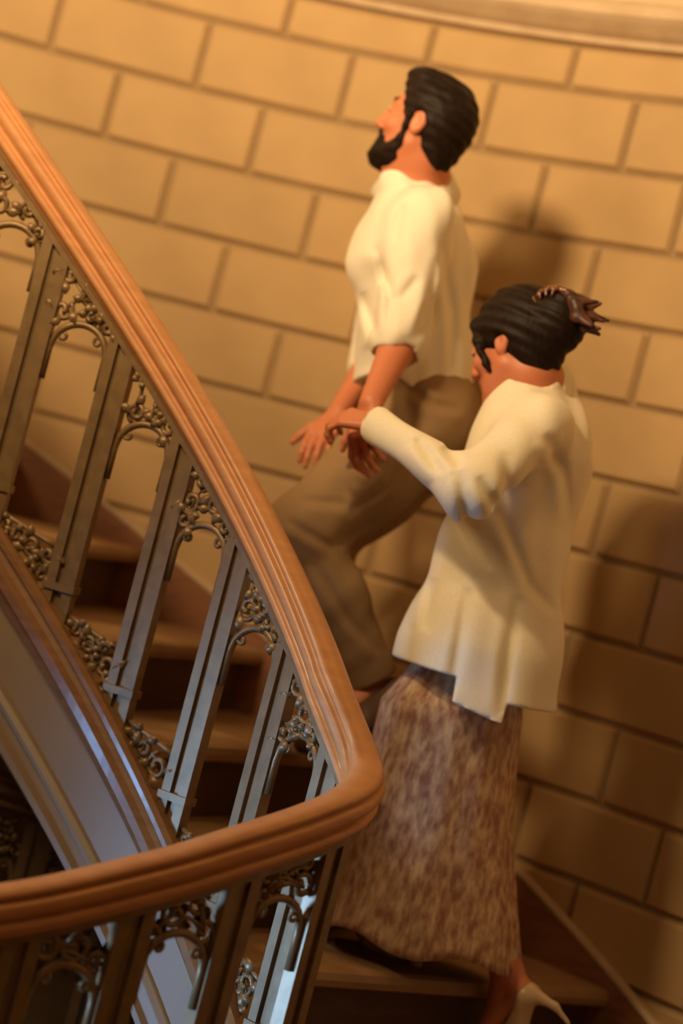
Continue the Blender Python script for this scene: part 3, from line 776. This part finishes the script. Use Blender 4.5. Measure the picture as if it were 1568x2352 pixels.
# welt of the back pocket
pk = at(1022, 962, 5.06)
mbp = MB(); mbp.tube([at(1008, 945, 5.135), at(1018, 962, 5.130), at(1028, 980, 5.135)], .0045, 6); o = mbp.build('pocket_button_loop', 'gap'); o.parent = tr
tr.matrix_parent_inverse = tr.matrix_parent_inverse
for an, kn, to in ((anL, knL, toL), (anR, knR, toR)):
    Sh = Sculpt(.004); d = nrm(to - an); up_ = nrm(np.cross(d, mL)); up_ = up_ if up_ @ nrm(kn - an) > 0 else -up_
    heel = an - up_ * .054 - d * .012
    Sh.cap(heel, heel + d * .12, .034, .036, .02); Sh.cap(heel + d * .10, to - up_ * .02, .040, .026, .03, np.cross(d, up_), 1.2)
    Sh.cap(an - up_ * .045 - d * .01, heel + d * .12, .044, .034, .03)
    Sh.cap(an - up_ * .02, an + up_ * .12, .040, .05, .006, op='-')
    Sh.func(lambda Fd, X, Y, Z, q=heel - up_ * .030, u=up_: np.maximum(Fd, -((X - q[0]) * u[0] + (Y - q[1]) * u[1] + (Z - q[2]) * u[2])))
    Sh.build('shoe', 'shoe', man)

# ------------------------------------------------------------------ the woman
wh = nrm([-.80, .60, 0]); wL = np.array([-wh[1], wh[0], 0])
woman = thing('person', tuple(at(1150, 2330, 4.85)), 'dark-haired woman in cream jacket and tweed skirt climbing with head bowed', 'person')
gF, gU, gS = frame((-.76, .65), -.46)
gc = at(1180, 795, 4.87)
gn0, gnb = gc - .035 * gF - .075 * gU, at(1232, 895, 4.88)
gch, gwa, ghi = at(1215, 1050, 4.88), at(1150, 1275, 4.86), at(1120, 1440, 4.86)
gsL, gsR = at(1240, 985, 4.73), at(1205, 965, 5.04)
geL, gwL = at(1075, 1120, 4.56), at(866, 975, 4.76)
geR, gwR = at(1160, 1180, 5.06), at(1085, 1320, 5.00)
ghL, ghR = at(1110, 1470, 4.86), at(1100, 1465, 4.95)
gkL, gaL, gtL = at(1075, 1880, 4.86), at(1163, 2225, 4.86), at(1116, 2425, 4.90)
gkR, gaR, gtR = at(930, 1790, 4.96), at(925, 2110, 4.92), at(830, 2140, 4.98)
G = Sculpt(.0045)
head(G, gc, gF, gU, gS, True)
G.cap(gn0, gnb, .047, .054, .03)
G.cap(gsL, gsR, .045, .045, .05); G.cap(gnb, gch, .065, .100, .06, wL, 1.25); G.cap(gch, gwa, .100, .085, .06, wL, 1.25); G.cap(gwa, ghi, .080, .095, .06, wL, 1.2)
for sh, el, wr in ((gsL, geL, gwL), (gsR, geR, gwR)): G.chain([sh, el, wr], [.044, .035, .024], .03)
for h_, k_, a_, t_ in ((ghL, gkL, gaL, gtL), (ghR, gkR, gaR, gtR)):
    G.chain([h_, k_], [.072, .050], .04); G.chain([k_, k_ * .65 + a_ * .35, a_], [.048, .050, .030], .03)
    hl = a_ + nrm(a_ - k_) * .045 - nrm(t_ - a_) * .0 + wh * -.030
    G.cap(a_, hl, .030, .026, .02); G.cap(a_, a_ * .35 + t_ * .65, .030, .027, .02); G.cap(hl, a_ * .35 + t_ * .65, .024, .026, .02)
hand(G, gwL, nrm(at(790, 958, 4.80) - gwL), nrm([-.15, .65, -.75]), nrm(Z3 * .3 - wL * .4 + wh * .3), (.55, .75, .6), .95, .03)
hand(G, gwR, nrm(at(1060, 1400, 4.97) - gwR), nrm([0, -.5, -.8]), wh, (.4, .5, .4), .92)
G.build('body', 'skin', woman, head_color(gc, gF, gU, gS))
P = hp(gc, gF, gU, gS); A = (gF, gU, gS)
for e in (1, -1):
    E_ = Sculpt(.002); E_.ell(P(.0785, .002, e * .031), A, (.0118, .0055, .0125)); E_.build('eye', 'eye', woman)
    E_ = Sculpt(.0015); E_.ell(P(.0880, .001, e * .031), A, (.0035, .005, .005)); E_.build('iris', 'iris', woman)
H = Sculpt(.004)
H.ell(P(-.022, .034, 0), A, (.108, .100, .086), .03); H.ell(P(-.060, .0, 0), A, (.070, .080, .072), .03); H.ell(P(-.056, -.045, 0), A, (.042, .050, .053), .03)
H.ell(P(.100, -.020, 0), A, (.062, .086, .09), .012, '-'); H.ell(P(.026, -.090, 0), A, (.062, .075, .2), .012, '-')
H.ell(P(-.014, -.022, .085), A, (.022, .030, .025), .008, '-')
for e in (1, -1): H.chain([P(.060, .060, e * .052), P(.052, .010, e * .066), P(.036, -.045, e * .066), P(.031, -.065, e * .063)], [.012, .009, .007, .005], .010)
bun = P(-.128, .014, 0)
H.ell(bun, A, (.056, .064, .058), .025); H.ell(bun - gF * .01 + gU * .03, A, (.045, .040, .050), .02)
H.func(folds(.0013, [(70, 50, 240, 0, 1), (60, 30, 110, 1, .8)]))
H.build('hair', 'hair', woman)
mbh = Sculpt(.0035)
rnd = random.Random(3)
for a in (-.35, 0, .3, .65, 1.0, 1.35, 1.7, 2.0):   # loose locks fanning out of the clip
    for e in (-.45, .05, .5):
        a_ = a + rnd.uniform(-.15, .15)
        d1 = nrm(-gF * math.cos(a_) + gU * math.sin(a_) + gS * e); p0 = bun + d1 * .040; p1 = p0 + d1 * rnd.uniform(.020, .030); p2 = p1 + nrm(d1 * .45 + np.array([rnd.uniform(.2, .9), rnd.uniform(-.3, .3), rnd.uniform(-1.2, .1)])) * rnd.uniform(.022, .048)
        mbh.chain([p0, p1, p2], [.011, .0095, .0045], .010)
mbh.build('hair_ends', 'hair_brown', woman)['label'] = 'dark reddish loose hair ends'
Cl = Sculpt(.003)
for e in (1, -1):                              # two curved combs closing over the twist
    arc = [bun + gS * e * (.026 + .012 * math.sin(t)) + gF * .066 * math.cos(t) + gU * .066 * math.sin(t) for t in np.linspace(-.2, 2.3, 9)]
    Cl.chain(arc, [.008] * 9, .004)
    for p in arc[1:8]:
        q = nrm(p - bun); Cl.chain([p, p + gS * e * .018 - q * .006, p + gS * e * .030 - q * .022], [.006, .005, .003], .004)
for t in (.6, 1.4): Cl.cap(bun + gS * .034 + gF * .066 * math.cos(t) + gU * .066 * math.sin(t), bun - gS * .034 + gF * .066 * math.cos(t) + gU * .066 * math.sin(t), .006, .006, .004)
Cl.build('hair_clip', 'clip', woman)
# jacket
J = Sculpt(.0055)
J.cap(gsL, gsR, .060, .060, .05); J.cap(gnb + (gn0 - gnb) * .05, gch, .080, .120, .06, wL, 1.25)
J.cap(gch, gwa, .124, .126, .08, wL, 1.12)
hemw = at(1090, 1600, 4.84); gmid = at(1106, 1490, 4.85)
J.cap(gwa, gmid, .126, .180, .05, wL, 1.0); J.cap(gmid, hemw - Z3 * .08, .182, .204, .03, wL, .95)
J.chain([gsL, geL, gwL - nrm(gwL - geL) * .01], [.068, .058, .036], .035); J.chain([gsR, geR, gwR], [.064, .056, .038], .035)
J.cap(gnb, gnb + (gn0 - gnb) * .38, .066, .060, .010)
J.func(folds(.0042, [(30, 16, -12, .2, 1), (24, -28, 16, 1.3, .8), (60, 30, 12, 2.0, .45)]))
J.func(creases([[(1045, 1085), (1060, 1180), (1125, 1310)], [(1085, 1100), (1140, 1190)], [(1150, 1040), (1160, 1190), (1215, 1340), (1290, 1420)], [(1075, 1350), (1058, 1450), (1035, 1590)], [(1190, 1370), (1165, 1500), (1150, 1640)], [(1245, 1000), (1300, 1080), (1325, 1200)], [(950, 1010), (1010, 1090)], [(1010, 1030), (1050, 1075)], [(1000, 1330), (975, 1450)]], 4.70, .013, .011, 4.86))
def cut_jacket(Fd, X, Y, Z):
    a = (X - hemw[0]) * wh[0] + (Y - hemw[1]) * wh[1]; q = (X - hemw[0]) * wL[0] + (Y - hemw[1]) * wL[1]
    z0 = at(1130, 1655, 4.68)[2]; e = hemw[0] - X
    zc = z0 + .18 * np.clip(e + .04, 0, .102) + np.where(e > .060, .052, 0) + np.where(e < -.055, .042, 0) + 0 * Y
    return np.maximum(Fd, zc - Z)
J.func(cut_jacket)
J.cap(hemw - Z3 * .20, hemw - Z3 * .10, .196, .176, .008, wL, .95, '-')
wd_ = nrm(gwL - geL); J.cap(gwL - wd_ * .03, gwL + wd_ * .06, .029, .034, .005, op='-')
J.cap(gnb + (gn0 - gnb) * .18, gn0, .053, .058, .006, op='-')
# open neckline in front
J.cap(gnb + wh * .06 + Z3 * .0, gnb + wh * .16 - Z3 * .10, .035, .012, .01, op='-')
J.build('jacket', 'jacket', woman)
collar(gnb - Z3 * .002, gn0, wh, .082, .063, .000, .034, .5, 'jacket', woman, .004)
# skirt: a flared pleated shell with thickness
rows = [((990, 1440), (1205, 1480)), ((940, 1530), (1200, 1575)), ((874, 1605), (1198, 1650)), ((848, 1710), (1186, 1750)), ((800, 1880), (1174, 1910)), ((765, 2020), (1182, 2070)), ((737, 2108), (1192, 2222))]
yk = 4.87
def skirt_shell(off):
    ns, out = 96, []
    dense = []
    for i in range(len(rows) - 1):
        for t in np.linspace(0, 1, 6, endpoint=False): dense.append(tuple(np.array(rows[i][j]) * (1 - t) + np.array(rows[i + 1][j]) * t for j in (0, 1)))
    dense.append((np.array(rows[-1][0]), np.array(rows[-1][1])))
    for ri, (l, r) in enumerate(dense):
        f = ri / (len(dense) - 1); a, b = at(l[0], l[1], yk), at(r[0], r[1], yk); c = (a + b) / 2; ax = (b - a) / 2; L = np.linalg.norm(ax); dep = L * (.98 - .22 * f)
        ring = []
        for j in range(ns):
            th = 2 * math.pi * j / ns
            w = 1 + f * (.030 * math.sin(7 * th + .6) + .016 * math.sin(13 * th + 2.1 + f)) - off / L
            p = c + ax * math.cos(th) * w + np.array([0, 1, 0]) * math.sin(th) * dep * w
            p = p + Z3 * (f ** 3 * .012 * math.sin(5 * th + 1))
            ring.append(p)
        out.append(ring)
    return out
ro, ri_ = skirt_shell(0), skirt_shell(.006); V = [p for rg in ro for p in rg] + [p for rg in ri_ for p in rg]; ns = 96; nr = len(ro); o2 = ns * nr
Fs = []
for i in range(nr - 1):
    for j in range(ns):
        k = (j + 1) % ns
        Fs.append((i * ns + j, (i + 1) * ns + j, (i + 1) * ns + k, i * ns + k)); Fs.append((o2 + i * ns + j, o2 + i * ns + k, o2 + (i + 1) * ns + k, o2 + (i + 1) * ns + j))
for j in range(ns):
    k = (j + 1) % ns; e = (nr - 1) * ns
    Fs.append((e + j, o2 + e + j, o2 + e + k, e + k)); Fs.append((j, k, o2 + k, o2 + j))
put(new_obj('skirt', mesh('skirt', V, Fs), 'tweed'), woman)
# high-heeled pumps
for a_, k_, t_ in ((gaL, gkL, gtL), (gaR, gkR, gtR)):
    hl = a_ + nrm(a_ - k_) * .045 - wh * .030; d = nrm(t_ - hl); sd = nrm(np.cross(d, nrm(k_ - a_))); up_ = np.cross(sd, d); up_ = up_ if up_ @ (k_ - a_) > 0 else -up_
    ball = hl + d * np.linalg.norm(t_ - hl) * .70
    Sh = Sculpt(.0032)
    Sh.chain([hl - up_ * .006, (hl + ball) / 2 - up_ * .016, ball - up_ * .004, t_], [.031, .026, .034, .014], .02, sd, 1.12)
    Sh.chain([hl + up_ * .02, (hl + ball) / 2 + up_ * .012, ball + up_ * .03 - d * .02], [.030, .030, .030], .01, op='-')
    Sh.chain([hl - up_ * .020 - d * .012, hl - up_ * .075 - d * .020, hl - up_ * .118 - d * .006], [.018, .0075, .005], .012)
    Sh.build('pump', 'pump', woman)
